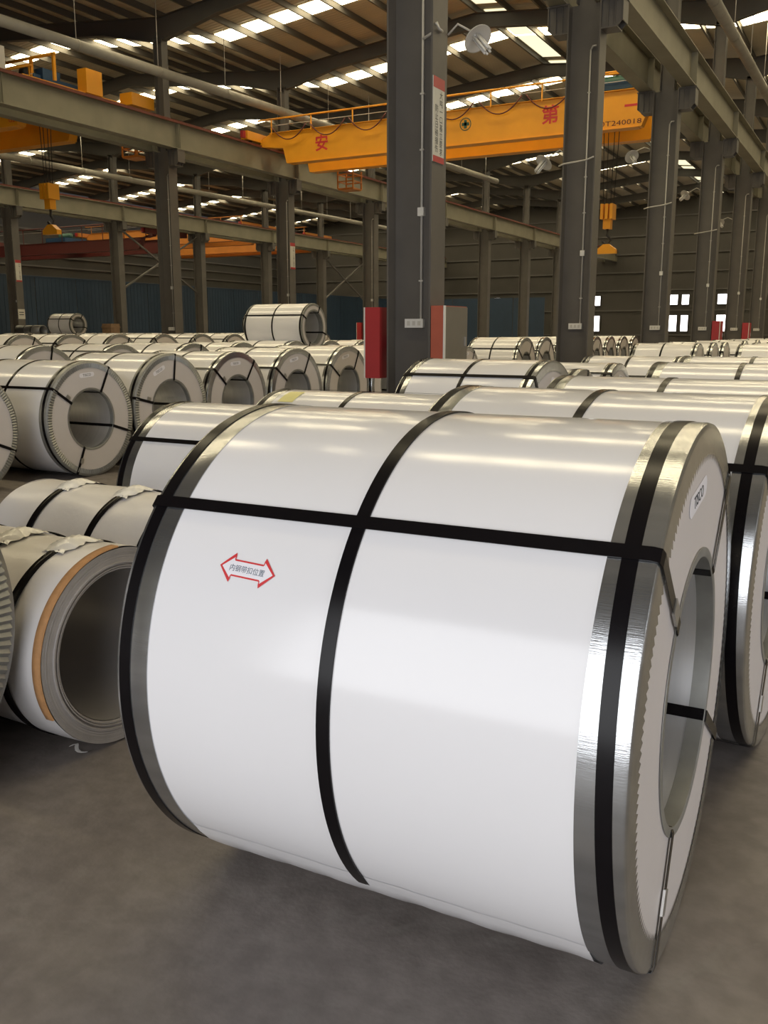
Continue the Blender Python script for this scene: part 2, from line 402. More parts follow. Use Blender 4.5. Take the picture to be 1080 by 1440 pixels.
# ---- roof
VZ, RZ = 12.5, 13.4
roof = struct('ceiling', 'corrugated steel roof on dark rafters with rows of skylights')
xs = [-58.0, -40.6, -23.4, -5.82, 11.8]
def roof_z(x, a, b):
    m = (a + b) / 2; t = (x - a) / (m - a) if x < m else (b - x) / (b - m)
    return VZ + (RZ - VZ) * t
NP = 14
sky_pool = {}
frames = list(range(-3, 11))
for si in range(4):
    a, b = xs[si], xs[si + 1]; m = (a + b) / 2
    for (p, q) in ((a, m), (m, b)):
        zp, zq = roof_z(p, a, b), roof_z(q, a, b)
        sh = MB().add([(p, YS, zp), (q, YS, zq), (q, YN, zq), (p, YN, zp), (p, YS, zp + 0.06), (q, YS, zq + 0.06), (q, YN, zq + 0.06), (p, YN, zp + 0.06)],
                      [(0, 3, 2, 1), (4, 5, 6, 7), (0, 1, 5, 4), (1, 2, 6, 5), (2, 3, 7, 6), (3, 0, 4, 7)])
        slope = obj('roof_sheet', sh, 'roof_sheet', roof)
        nh = NP // 2; step = (q - p) / nh
        visible = si in (0, 1, 2)
        for bay in range(-1, 10):
            yc = frame_y(bay) + BAY / 2 - 0.3
            if yc + 0.5 > YN or (si < 2 and bay < 2): continue
            strip = MB(); got = False
            for k in range(nh):
                x0, x1 = p + step * k + 0.06 * (1 if step > 0 else -1), p + step * (k + 1) - 0.06 * (1 if step > 0 else -1)
                z0, z1 = roof_z(x0, a, b) - 0.02, roof_z(x1, a, b) - 0.02
                if visible and bay >= (2 if si == 2 else 2):
                    key = (round(x1 - x0, 3), round(z1 - z0, 3))
                    if key not in sky_pool:
                        g = MB().add([(0, -0.47, 0), (x1 - x0, -0.47, z1 - z0), (x1 - x0, 0.47, z1 - z0), (0, 0.47, 0),
                                      (0, -0.47, 0.015), (x1 - x0, -0.47, z1 - z0 + 0.015), (x1 - x0, 0.47, z1 - z0 + 0.015), (0, 0.47, 0.015)],
                                     [(0, 3, 2, 1), (4, 5, 6, 7), (0, 1, 5, 4), (1, 2, 6, 5), (2, 3, 7, 6), (3, 0, 4, 7)])
                        sky_pool[key] = g.mesh('skylight_panel', 'skylight')
                    link('skylight_panel', sky_pool[key], slope, (x0, yc, z0))
                else:
                    strip.add([(x0, yc - 0.47, z0), (x1, yc - 0.47, z1), (x1, yc + 0.47, z1), (x0, yc + 0.47, z0)], [(0, 3, 2, 1)]); got = True
            if got:
                s_ = obj('skylight_strip', strip, 'skylight', slope); s_['kind'] = 'stuff'
    # ridge glazing
    if si == 2:
        for bay in range(0, 10):
            for h in (0, 1):
                ya = frame_y(bay) + 0.35 + h * 3.45; yb = ya + 3.3
                if yb > YN: continue
                g = MB().add([(m + 0.12, ya, RZ - 0.05), (m + 0.95, ya, RZ - 0.13), (m + 0.95, yb, RZ - 0.13), (m + 0.12, yb, RZ - 0.05),
                              (m + 0.12, ya, RZ - 0.03), (m + 0.95, ya, RZ - 0.11), (m + 0.95, yb, RZ - 0.11), (m + 0.12, yb, RZ - 0.03)],
                             [(0, 3, 2, 1), (4, 5, 6, 7), (0, 1, 5, 4), (1, 2, 6, 5), (2, 3, 7, 6), (3, 0, 4, 7)])
                obj('ridge_skylight', g, 'ridge_light', roof)
    # purlins
    for k in range(0 if si == 0 else 1, NP + 1):
        x = a + (b - a) * k / NP; z = roof_z(x, a, b)
        obj('purlin', MB().box(x - 0.012, x + 0.012, YS, YN, z - 0.24, z - 0.005).box(x - 0.012, x + 0.06, YS, YN, z - 0.245, z - 0.23), 'purlin_paint', roof)
    # rafters, one per half span and frame
    for n in frames:
        y = frame_y(n)
        if y > YN - 0.5 or y < YS + 0.3: continue
        for s in (0, 1):
            e0 = a if s == 0 else b; sg = 1 if s == 0 else -1
            top0, topm = VZ - 0.25, RZ - 0.25
            xq = e0 + sg * 2.6; tq = top0 + (topm - top0) * 2.6 / (m - a)
            poly = [(e0, top0), (m, topm), (m, topm - 0.5), (xq, tq - 0.5), (e0, top0 - 0.8)]
            g = MB().prism(poly, 'y', y - 0.008, y + 0.008)
            def fl_(p, q, w=0.11, t=0.02):
                g.add([(p[0], y - w, p[1]), (q[0], y - w, q[1]), (q[0], y + w, q[1]), (p[0], y + w, p[1]),
                       (p[0], y - w, p[1] + t), (q[0], y - w, q[1] + t), (q[0], y + w, q[1] + t), (p[0], y + w, p[1] + t)],
                      [(0, 3, 2, 1), (4, 5, 6, 7), (0, 1, 5, 4), (1, 2, 6, 5), (2, 3, 7, 6), (3, 0, 4, 7)])
            fl_(poly[0], poly[1]); fl_(poly[4], poly[3]); fl_(poly[3], poly[2])
            obj('rafter', g, 'rafter_paint', roof)

# ---- rain pipes under the valleys, hung on rods
def rain_pipe(row, dx, y0, z0, y1, z1, label):
    x = ROWS[row] + dx
    t = thing('drain_pipe', label, 'pipe', (x, y0, z0))
    L = y1 - y0; dz = z1 - z0
    obj('pipe', MB().tube([(0, 0, 0), (0, L, dz)], 0.16, 16), 'duct', t)
    n = int(L / 3.6)
    for k in range(n + 1):
        yy = 1.2 + k * 3.6
        if yy > L: break
        c = MB().lathe([(-0.03, 0.175), (0.03, 0.175)], 16)
        c.v = [(v[1], v[0] + yy, v[2] + dz * yy / L) for v in c.v]
        obj('pipe_collar', c, 'duct', t)
        obj('hanger_rod', MB().tube([(0, yy, dz * yy / L + 0.16), (0, yy, 12.4 - z0)], 0.012, 6), 'pipe_white', t)
rain_pipe('A', 0.95, 17.0, 9.95, 56.0, 10.75, 'round grey drain pipe hung under the roof, top corner near the crane')
rain_pipe('B', 0.95, 30.0, 10.1, 78.0, 10.5, 'far round drain pipe seen between the two runway beams')
rain_pipe('K', 0.95, 15.0, 9.9, 60.0, 10.5, 'round drain pipe above the nearest runway beam')

# ---- bracing between far columns
def brace(row, n, za, zb, label):
    t = struct('cross_bracing', label, (ROWS[row], frame_y(n), 0), 'bracing')
    obj('brace_rod', MB().bar((0, 0.2, za), (0, BAY - 0.2, zb), 0.09), 'column_paint', t)
    obj('brace_rod', MB().bar((0, 0.2, zb), (0, BAY - 0.2, za), 0.09), 'column_paint', t)
brace('B', 4, 4.0, 7.6, 'crossed steel braces between two far columns above the blue hoarding')
brace('A', 8, 0.6, 7.6, 'crossed steel braces near the far end wall windows')
brace('K', 5, 0.6, 7.6, 'crossed steel braces between the last columns of the row')
brace('B', 7, 4.0, 7.6, 'crossed steel braces above the hoarding near the end wall')

# ================================================================ CRANES
def bridge_crane(name_label, xl, xr, yf, yr, paint, lettering=None, number=None, trolley_x=None, hook_z=None, festoon=True, ztop=9.2):
    t = thing('overhead_crane', name_label, 'crane', ((xl + xr) / 2, (yf + yr) / 2, 8.86))
    ox, oy, oz = (xl + xr) / 2, (yf + yr) / 2, 8.86
    def loc(mb): mb.v = [(v[0] - ox, v[1] - oy, v[2] - oz) for v in mb.v]; return mb
    zb = 8.05
    for nm, y, zz in (('front_girder', yf, zb), ('rear_girder', yr, zb - 0.1)):
        s = 1 if nm[0] == 'f' else -1
        poly = [(xl + 0.1, 8.95), (xl + 0.1, 8.98), (xl + 0.6, ztop), (xr - 0.6, ztop), (xr - 0.1, 8.98), (xr - 0.1, 8.8), (xr - 1.0, 8.75), (xr - 1.3, zz), (xl + 1.35, zz), (xl + 1.2, 8.62), (xl + 0.1, 8.75)]
        g = MB().prism(poly, 'y', y, y + s * 0.36)
        gi = obj(nm, loc(g), paint, t)
        obj('girder_flange', loc(MB().box(xl + 0.6, xr - 0.6, min(y - s * 0.06, y + s * 0.42), max(y - s * 0.06, y + s * 0.42), ztop, ztop + 0.02)
                                 .box(xl + 1.4, xr - 1.4, min(y - s * 0.05, y + s * 0.41), max(y - s * 0.05, y + s * 0.41), zz - 0.02, zz)), paint, gi)
    for x in (xl, xr):
        e = obj('end_carriage', loc(MB().box(x - 0.16, x + 0.16, yf - 0.9, yr + 0.9, 8.90, 9.22)), paint, t)
        for yy in (yf - 0.5, yr + 0.5):
            w = MB().lathe([(-0.05, 0.001), (-0.05, 0.12), (0.05, 0.12), (0.05, 0.001)], 14)
            w.v = [(v[0] + x, v[1] + yy, v[2] + 8.98) for v in w.v]
            obj('wheel', loc(w), 'rubber', e)
        obj('bumper', loc(MB().box(x - 0.07, x + 0.07, yf - 1.06, yf - 0.9, 8.95, 9.2)), 'red_paint', e)
    # walkway rail on the front girder
    r = MB().tube([(xl + 0.05, yf - 0.05, 9.72), (xr - 0.4, yf - 0.05, 9.72)], 0.035, 8)
    rail = obj('handrail', loc(r), paint, t)
    px = xl + 0.7
    while px < xr - 0.4:
        obj('rail_post', loc(MB().box(px - 0.02, px + 0.02, yf - 0.07, yf - 0.03, ztop - 0.05, 9.70)), paint, rail); px += 1.85
    obj('mid_rail', loc(MB().tube([(xl + 0.3, yf - 0.02, 9.48), (xr - 0.4, yf - 0.02, 9.48)], 0.012, 6)), 'pipe_white', rail)
    if festoon:
        px = xl + 0.75; end = (trolley_x or xr) - 0.6
        while px + 1.75 < end:
            pts = [(px + 1.6 * u, yf - 0.1, 9.42 - 0.52 * (1 - (2 * u - 1) ** 2)) for u in [i / 12 for i in range(13)]]
            obj('festoon_cable', loc(MB().tube(pts, 0.022, 6)), 'festoon', t); px += 1.75
    if trolley_x is not None:
        tx = trolley_x
        b = obj('trolley', loc(MB().box(tx - 0.9, tx + 0.9, yf + 0.1, yr - 0.1, ztop + 0.08, ztop + 0.34)), 'blue_paint', t)
        obj('motor', loc(MB().tube([(tx - 0.5, (yf + yr) / 2, ztop + 0.52), (tx + 0.5, (yf + yr) / 2, ztop + 0.52)], 0.2, 14)), 'green_paint', b)
        obj('trolley_rail', loc(MB().tube([(tx - 0.9, yf + 0.1, ztop + 0.62), (tx + 0.9, yf + 0.1, ztop + 0.62)], 0.03, 8)), paint, b)
        if hook_z:
            for dx in (-0.3, -0.12, 0.12, 0.3):
                obj('wire_rope', loc(MB().tube([(tx + dx, (yf + yr) / 2, ztop + 0.1), (tx + dx * 0.6, (yf + yr) / 2, hook_z + 0.5)], 0.014, 6)), 'rubber', t)
            hb = MB()
            for dx in (-0.16, 0.0, 0.16): hb.box(tx + dx - 0.05, tx + dx + 0.05, (yf + yr) / 2 - 0.24, (yf + yr) / 2 + 0.24, hook_z + 0.02, hook_z + 0.52)
            hb.box(tx - 0.13, tx + 0.13, (yf + yr) / 2 - 0.13, (yf + yr) / 2 + 0.13, hook_z - 0.3, hook_z + 0.05)
            h = obj('hook_block', loc(hb), paint, t)
            pts = [(tx, (yf + yr) / 2, hook_z - 0.3), (tx, (yf + yr) / 2, hook_z - 0.5), (tx + 0.14, (yf + yr) / 2, hook_z - 0.68), (tx, (yf + yr) / 2, hook_z - 0.84), (tx - 0.16, (yf + yr) / 2, hook_z - 0.7)]
            obj('hook', loc(MB().tube(pts, 0.045, 8)), 'rubber', h)
            obj('spreader', loc(MB().prism([(tx - 0.34, hook_z - 1.12), (tx + 0.34, hook_z - 1.12), (tx + 0.34, hook_z - 0.98), (tx + 0.1, hook_z - 0.8), (tx - 0.1, hook_z - 0.8), (tx - 0.34, hook_z - 0.98)], 'y', (yf + yr) / 2 - 0.1, (yf + yr) / 2 + 0.1)), paint, h)
    for ch, x, z, size in (lettering or []):
        link('painted_character', text_mesh(ch, size, 'sticker_red', 0.001, None, 0.012), t, (x - ox, yf - 0.004 - oy, z - oz), (PI / 2, 0, 0))
    if number:
        link('painted_number', text_mesh(number[0], 0.22, number[3], 0.001, number[4]), t, (number[1] - ox, yf - 0.004 - oy, number[2] - oz), (PI / 2, 0, 0))
    return t, loc
c1, loc1 = bridge_crane('orange overhead crane with red lettering spanning behind the near columns', -22.84, -6.38, 31.5, 33.5, 'crane_paint',
             [('安', -19.85, 8.66, 0.62), ('全', -16.3, 8.66, 0.62), ('第', -10.75, 8.72, 0.62), ('一', -7.95, 8.72, 0.62)],
             ('G20T240018', -8.55, 8.22, 'crane_red', 1.75), trolley_x=-8.9, hook_z=5.3)
g = MB().lathe([(0, 0.19), (0.004, 0.19), (0.004, 0.22), (0, 0.22)], 28, closed=True)
g.v = [(v[1] - 13.85, 31.494 - v[0], v[2] + 8.72) for v in g.v]
g.box(-13.9, -13.8, 31.488, 31.497, 8.58, 8.86).box(-13.99, -13.71, 31.488, 31.497, 8.67, 8.77)
obj('safety_cross', loc1(g), 'green_paint', c1)
def cage(x, y, z, paint, label, arm=False):
    t = thing('operator_cage', label, 'cage', (x, y, z))
    f = MB(); w, d, h = 0.36, 0.34, 0.55
    for sx in (-1, 1):
        for sy in (-1, 1): f.bar((sx * w, sy * d, 0), (sx * w, sy * d, h + 0.15), 0.05)
    for z in (0.0, h * 0.5, h):
        for sy in (-1, 1): f.bar((-w, sy * d, z), (w, sy * d, z), 0.04)
        for sx in (-1, 1): f.bar((sx * w, -d, z), (sx * w, d, z), 0.04)
    if arm:
        for sy in (-1, 1): f.bar((w, sy * d, 0.2), (1.0, sy * d, 0.2), 0.05)
    obj('cage_frame', f, paint, t)
    obj('cage_floor', MB().box(-w, w, -d, d, -0.05, 0.0), paint, t)
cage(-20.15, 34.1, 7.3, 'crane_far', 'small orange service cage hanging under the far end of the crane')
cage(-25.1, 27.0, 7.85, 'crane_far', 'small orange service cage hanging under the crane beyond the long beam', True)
c2, loc2 = bridge_crane('second orange crane beyond the long runway beam, cut by the picture edge', -40.0, -24.0, 21.8, 24.3, 'crane_paint',
             None, ('G20T240017', -25.0, 8.24, 'sticker_red', 1.3), trolley_x=-25.4, hook_z=5.9)
obj('motor_housing', loc2(MB().box(-24.15, -23.75, 23.4, 24.1, 9.2, 9.95)), 'crane_paint', c2)
obj('motor_housing', loc2(MB().box(-24.15, -23.6, 25.3, 26.4, 9.2, 9.6)), 'crane_paint', c2)
obj('gear_case', loc2(MB().box(-24.8, -24.4, 22.2, 22.9, 9.4, 9.75)), 'blue_paint', c2)
obj('electric_cabinet', loc2(MB().box(-24.6, -24.2, 20.3, 20.6, 9.3, 9.95)), 'lamp_white', c2)
obj('platform_rail', loc2(MB().tube([(-25.8, 21.9, 9.98), (-23.5, 21.9, 9.98)], 0.05, 8).box(-23.6, -23.53, 21.85, 21.95, 9.2, 10.0).box(-24.6, -24.53, 21.85, 21.95, 9.2, 10.0)), 'crane_paint', c2)
obj('cable_reel', loc2(MB().tube([(-24.9, 21.9, 9.55), (-24.6, 21.9, 9.55)], 0.22, 14)), 'rubber', c2)
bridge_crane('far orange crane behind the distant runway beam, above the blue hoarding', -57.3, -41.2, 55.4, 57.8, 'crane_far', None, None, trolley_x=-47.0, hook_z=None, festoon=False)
cr, _ = bridge_crane('dull red crane in the darkest bay above the blue hoarding', -57.3, -41.2, 45.5, 47.6, 'crane_red', None, None, trolley_x=-50.0, hook_z=None, festoon=False, ztop=8.75); cr.location.z -= 1.35
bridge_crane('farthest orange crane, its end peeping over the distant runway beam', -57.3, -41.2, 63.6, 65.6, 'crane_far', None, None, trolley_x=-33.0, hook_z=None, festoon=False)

# ================================================================ FITTINGS
def lamp(loc, d, label, anchor):
    t = thing('flood_lamp', label, 'lamp', loc, 0, 'flood lamps on the columns')
    d = Vector(d).normalized(); q = d.to_track_quat('X', 'Z').to_matrix()
    def put(mb): mb.v = [tuple(q @ Vector(v)) for v in mb.v]; return mb
    dm = obj('reflector', put(MB().lathe([(-0.06, 0.03), (-0.05, 0.10), (0.0, 0.19), (0.012, 0.195), (0.006, 0.18), (-0.03, 0.09), (-0.045, 0.02)], 28)), 'lamp_white', t)
    for a in range(6):
        c, s = math.cos(a * PI / 3) * 0.045, math.sin(a * PI / 3) * 0.045
        obj('tube', put(MB().tube([(-0.03, c, s), (0.28, c, s)], 0.016, 8)), 'white_plastic', t)
    obj('lamp_base', put(MB().tube([(-0.14, 0, 0), (-0.02, 0, 0)], 0.05, 10)), 'lamp_white', t)
    A = Vector(anchor) - Vector(loc); B = -d * 0.14
    obj('bracket', MB().tube([tuple(A), tuple(A * 0.6 + B * 0.4 + Vector((0, 0, 0.12))), tuple(B)], 0.014, 8), 'pipe_white', t)
for n, (x, y, z, d, lb) in enumerate([
        (-5.06, 11.85, 5.26, (0.55, -0.25, -0.6), 'white flood lamp with finned tubes on the nearest column'),
        (-6.65, 19.2, 4.98, (-0.3, -0.5, -0.6), 'white flood lamp below the crane, on the second column'),
        (-6.75, 26.8, 6.3, (0.4, -0.5, -0.5), 'white flood lamp near the crane end, on the third column'),
        (-6.7, 34.3, 6.2, (-0.4, -0.5, -0.5), 'white flood lamp on the fourth column'),
        (-6.7, 41.8, 6.0, (0.4, -0.5, -0.5), 'white flood lamp on the fifth column')]):
    s = 1 if x > ROWS['K'] else -1
    lamp((x, y, z), d, lb, (ROWS['K'] + s * 0.336, y, z + 0.1))
# branch pipe to the first lamp
p = MB().tube([(0.10, -0.03, 5.28), (0.25, -0.05, 5.33), (0.30, -0.10, 5.40), (0.36, -0.16, 5.40), (0.37, -0.12, 5.34), (0.36, 0.0, 5.34)], 0.02, 8)
obj('branch_pipe', p, 'pipe_white', KC[0])
for c_ in KC[1:4]:
    p = MB().tube([(0.3, -0.225, 4.95), (0.1, -0.06, 4.93), (-0.3, -0.24, 4.86), (-0.45, -0.1, 4.85)], 0.017, 8)
    obj('branch_pipe', p, 'pipe_white', c_)

def sign(X, yc, z0, w, h, label, cols):
    t = thing('safety_sign', label, 'sign', (X, yc, z0))
    obj('board', MB().box(0, 0.012, -w / 2, w / 2, 0, h), 'sign_white', t)
    obj('header', MB().box(0.012, 0.014, -w / 2, w / 2, h * 0.87, h), 'red_paint', t)
    obj('footer', MB().box(0.012, 0.014, -w / 2, w / 2, 0, h * 0.075), 'red_paint', t)
    for body, yy, ztop, n in cols:
        m = text_mesh('\n'.join(body), h * 0.095, 'ink')
        me = link('lettering', m, t, (0.0135, yy * w, h * ztop), (PI / 2, 0, PI / 2))
    return t
sign(-5.482, 11.57, 3.72, 0.34, 1.05, 'white notice with red ends on the nearest column', [('大吨一口基立要求', 0.2, 0.47, 8), ('防止日碰撞伤', -0.2, 0.40, 6)])
t = sign(ROWS['A'] + 0.34, frame_y(3), 4.2, 0.36, 1.1, 'small white notice with red top on a column behind the raised coil', [('大吨一口基立要求', 0.2, 0.47, 8)])
t = sign(ROWS['B'] + 0.34, frame_y(3), 4.1, 0.36, 1.1, 'small white notice with red top beside the blue hoarding', [('大吨一口基立要求', 0.2, 0.47, 8)])

t = thing('paper_notice', 'small white paper notice on the dark column at the far left', 'notice', (ROWS['B'] + 0.336, frame_y(3), 2.2))
obj('sheet', MB().box(0, 0.008, -0.22, 0.22, 0, 0.5), 'sign_white', t)
obj('printed_lines', MB().box(0.008, 0.010, -0.15, 0.15, 0.32, 0.36).box(0.008, 0.010, -0.15, 0.15, 0.2, 0.24), 'ink', t)

def cabinet(x0, x1, y0, y1, z0, z1, label, body, door, side):
    t = thing('hydrant_cabinet', label, 'cabinet', ((x0 + x1) / 2, (y0 + y1) / 2, z0))
    hx, hy, h = (x1 - x0) / 2, (y1 - y0) / 2, z1 - z0
    obj('body', MB().box(-hx, hx, -hy, hy, 0, h), body, t)
    xd = side * hx
    dr = obj('door', MB().box(min(xd, xd + side * 0.012), max(xd, xd + side * 0.012), -hy + 0.035, hy, 0.01, h - 0.01), door, t)
    obj('door_edge', MB().box(min(xd, xd + side * 0.02), max(xd, xd + side * 0.02), -hy - 0.004, -hy + 0.035, 0, h), 'white_plastic', t)
    obj('handle', MB().box(min(xd + side * .012, xd + side * 0.03), max(xd + side * .012, xd + side * 0.03), hy - 0.1, hy - 0.07, h * 0.45, h * 0.58), 'clip', dr)
    obj('bracket', MB().box(-side * hx - 0.06, -side * hx + 0.06, -0.05, 0.05, h * 0.4, h * 0.6), body, t)
cabinet(-6.50, -6.27, 11.40, 12.05, 0.88, 1.86, 'red hydrant cabinet on the shaded side of the nearest column', 'red_paint', 'white_plastic', -1)
cabinet(-5.475, -5.29, 11.40, 12.18, 0.88, 1.87, 'faded red cabinet with grey door on the nearest column', 'red_faded', 'door_grey', 1)
for n, lb in ((3, 'small red cabinet on the fourth column of the row'), (4, 'small red cabinet on the fifth column of the row')):
    cabinet(-5.45, -5.2, frame_y(n) - 0.3, frame_y(n) + 0.4, 0.9, 1.9, lb, 'red_paint', 'red_paint', 1)
cabinet(-24.05, -23.8, frame_y(4) - 0.3, frame_y(4) + 0.4, 0.9, 2.0, 'distant red cabinet beside the near red cabinet, on a far column', 'red_paint', 'red_paint', -1)
cabinet(-23.05, -22.7, frame_y(8) - 0.3, frame_y(8) + 0.4, 0.9, 2.0, 'red cabinet near the lit end windows', 'red_paint', 'red_paint', 1)
t = thing('wooden_crate', 'tan wooden crate standing before the blue hoarding', 'crate', (-40.0, 40.2, 0))
obj('crate_panel', MB().box(-0.35, 0.35, -0.35, 0.35, 0.0, 2.0), 'wood', t)
for z in (0.2, 1.0, 1.8): obj('crate_batten', MB().box(-0.38, 0.38, -0.38, 0.38, z - 0.05, z + 0.05), 'wood', t)

# ================================================================ COILS
R0, L0 = 0.655, 1.25
H = L0 / 2
def edge_ring(ridged):
    """L-shaped steel edge guard on the +X end; saw-toothed inner edge (flat) or crimped ridges."""
    teeth = 170 if not ridged else 130
    seg = teeth * 2; mb = MB()
    prof = [(0.528, 0.6535), (0.528, 0.6560), (0.617, 0.6560), (0.6245, 0.6535), (0.6280, 0.6465), (0.6290, 0.640)]
    n = len(prof) + (2 if ridged else 1); vs = []; fs = []
    for k in range(seg):
        a = 2 * PI * k / seg; c, s = math.cos(a), math.sin(a)
        pr = list(prof)
        if ridged:
            o = 0.011 if k % 2 else 0.0
            pr += [(0.6290 + o, 0.630), (0.6285 + o * 0.6, 0.575 if k % 2 else 0.580)]
        else:
            pr += [(0.6295, 0.566 if k % 2 else 0.584)]
        vs += [(x, r * c, r * s) for x, r in pr]
    for k in range(seg):
        k2 = (k + 1) % seg
        for j in range(n - 1): fs.append((k * n + j, k2 * n + j, k2 * n + j + 1, k * n + j + 1))
    mb.add(vs, fs, True)
    m = mb.mesh('edge_ring', 'galv' if not ridged else 'galv_dull'); return sharp(m, 30)
def mirror_mesh(me):
    m = me.copy()
    for v in m.vertices: v.co.x = -v.co.x
    m.flip_normals(); return m
def hoop(x, w=0.033, r=0.6580):
    return sharp(MB().lathe([(x - w / 2, r - 0.004), (x - w / 2, r), (x + w / 2, r), (x + w / 2, r - 0.004)], 160).mesh('hoop_strap', 'strap'), 40)
def skew_hoop(me, k):
    for v in me.vertices: v.co.x += k * v.co.z / 0.658
    return me
def eye_strap(ang, R=R0, Hh=H, rb=0.3325, w=0.032, lift=0.0045, through=True):
    """one steel band: along the outside, down the end face, through the bore and back."""
    a = math.radians(ang); ra = R + lift; rbn = rb - 0.003; xf = Hh + 0.0075
    path = [(-xf, rbn), (-xf, (rb + R) / 2), (-xf, ra - 0.02), (-xf + 0.004, ra - 0.004), (-xf + 0.02, ra), (-xf + 0.1, ra)]
    path += [(-xf + 0.1 + (2 * xf - 0.2) * i / 6, ra) for i in range(1, 7)]
    path += [(xf - 0.02, ra), (xf - 0.004, ra - 0.004), (xf, ra - 0.02), (xf, (rb + R) / 2), (xf, rbn + 0.012), (xf - 0.006, rbn)]
    path += [(xf - 0.2, rbn), (0.0, rbn), (-xf + 0.01, rbn)]
    er = (math.cos(a), math.sin(a)); et = (-math.sin(a), math.cos(a)); n = len(path); vs = []; fs = []
    for i, (x, r) in enumerate(path):
        p, q = path[(i - 1) % n], path[(i + 1) % n]; dx, dr = q[0] - p[0], q[1] - p[1]; L = math.hypot(dx, dr) or 1
        nx, nr = -dr / L * 0.0016, dx / L * 0.0016
        for (ox, orr, s) in ((0, 0, -1), (0, 0, 1), (nx, nr, 1), (nx, nr, -1)):
            rr = r + orr; t = s * w / 2
            vs.append((x + ox, rr * er[0] + t * et[0], rr * er[1] + t * et[1]))
    for i in range(n):
        j = (i + 1) % n
        for k in range(4): fs.append((i * 4 + k, j * 4 + k, j * 4 + (k + 1) % 4, i * 4 + (k + 1) % 4))
    return MB().add(vs, fs).mesh('eye_strap', 'strap')
def end_cover():
    m = MB().lathe([(0.600, 0.3345), (0.6262, 0.3345), (0.6262, 0.36), (0.6266, 0.45), (0.6262, 0.642), (0.600, 0.642)], 120, closed=True).mesh('end_cover', 'paper')
    return sharp(m, 40)
def bore_ring():
    return sharp(MB().lathe([(0.585, 0.3300), (0.6285, 0.3300), (0.6300, 0.3325), (0.6295, 0.354), (0.6275, 0.354), (0.6275, 0.3335), (0.585, 0.3335)], 120, closed=True).mesh('bore_ring', 'galv_dull'), 40)
def strap_clip(ang, r):
    a = math.radians(ang); mb = MB().box(H + 0.006, H + 0.012, -0.019, 0.019, r - 0.03, r + 0.03)
    d = a - PI / 2; c, s = math.cos(d), math.sin(d)
    mb.v = [(x, y * c - z * s, y * s + z * c) for x, y, z in mb.v]
    return mb.mesh('strap_clip', 'clip')
def end_label():
    mb = MB(); x = 0.6275; w, h = 0.085, 0.026; pts = []
    for i in range(9): a = PI / 2 + PI * i / 8; pts.append((-w + h * math.cos(a), h * math.sin(a)))
    for i in range(9): a = -PI / 2 + PI * i / 8; pts.append((w + h * math.cos(a), h * math.sin(a)))
    mb.prism([(p[0], p[1] + 0.50) for p in pts], 'x', x, x + 0.001)
    return mb.mesh('end_label', 'sticker_white')

CMESH = {
    'sheet': sharp(MB().lathe([(-0.622, 0.648), (-0.622, 0.6535), (-0.3, 0.6537), (0.0, 0.6533), (0.3, 0.6537), (0.622, 0.6535), (0.622, 0.648)], 192).mesh('wrap_sheet', 'film'), 40),
    'ring_R': edge_ring(False), 'ridge_R': edge_ring(True), 'cover_R': end_cover(), 'bore_R': bore_ring(),
    'sleeve': MB().lathe([(-0.6, 0.3325), (0.62, 0.3325)], 120).mesh('bore_sleeve', 'bore_steel'),
    'hoop_L': hoop(-0.598), 'hoop_C': hoop(-0.03), 'hoop_R': skew_hoop(hoop(0.584), -0.017), 'label': end_label(),
}
for k in ('ring', 'ridge', 'cover', 'bore'): CMESH[k + '_L'] = mirror_mesh(CMESH[k + '_R'])
EYE = {a: eye_strap(a) for a in (137.3, 48, -32, -116)}
EYE2 = {a: eye_strap(a) for a in (142, 58, -22, -118)}
CLIP = {a: strap_clip(a, 0.42 if a > 0 else 0.50) for a in (137.3, -116)}
LAB_T = text_mesh('TISCO', 0.042, 'ink', 0.0004, 0.12)

def make_coil(label, x_face, cy, R=R0, L=L0, yaw=0.0, roll=0.0, z=0.0, group=None, ridged=False, eyes=EYE, full=True, centre_hoop=True, clip=True):
    """x_face: world x of the end that faces the aisle (+X)."""
    ca, sa = math.cos(yaw), math.sin(yaw)
    t = thing('wrapped_steel_coil', label, 'steel coil', (x_face - ca * L / 2, cy - sa * L / 2, z), yaw, group)
    sx, sr = L / L0, R / R0
    def part(name, me, ro=0.0, parent=None):
        o = link(name, me, t, (0, 0, R), (ro, 0, 0)); o.scale = (sx, sr, sr); return o
    part('wrap_sheet', CMESH['sheet'], roll)
    kind = 'ridge' if ridged else 'ring'
    part('edge_ring', CMESH[kind + '_R'], roll); part('edge_ring', CMESH['ring_L'], roll)
    cov = part('end_cover', CMESH['cover_R'], roll); part('end_cover', CMESH['cover_L'], roll)
    part('bore_ring', CMESH['bore_R'], roll); part('bore_sleeve', CMESH['sleeve'], roll)
    for h in ('hoop_L', 'hoop_C', 'hoop_R'):
        if h == 'hoop_C' and not centre_hoop: continue
        part('hoop_strap', CMESH[h])
    for a, me in eyes.items(): part('eye_strap', me, roll)
    if clip:
        for a, me in CLIP.items(): part('strap_clip', me, roll)
    if full:
        lo = part('end_label', CMESH['label'], roll + 0.14 if not ridged else roll)
        link('lettering', LAB_T, lo, (0.6288, 0, 0.50), (PI / 2, 0, PI / 2))
    return t

# ---- the foreground coil
fg = make_coil('large white-wrapped steel coil in front with a red double-arrow sticker', -0.98 + 0.625, 2.22 + 0.0076, R0, L0, math.radians(0.7))
fg.location = (-0.98, 2.22, 0)
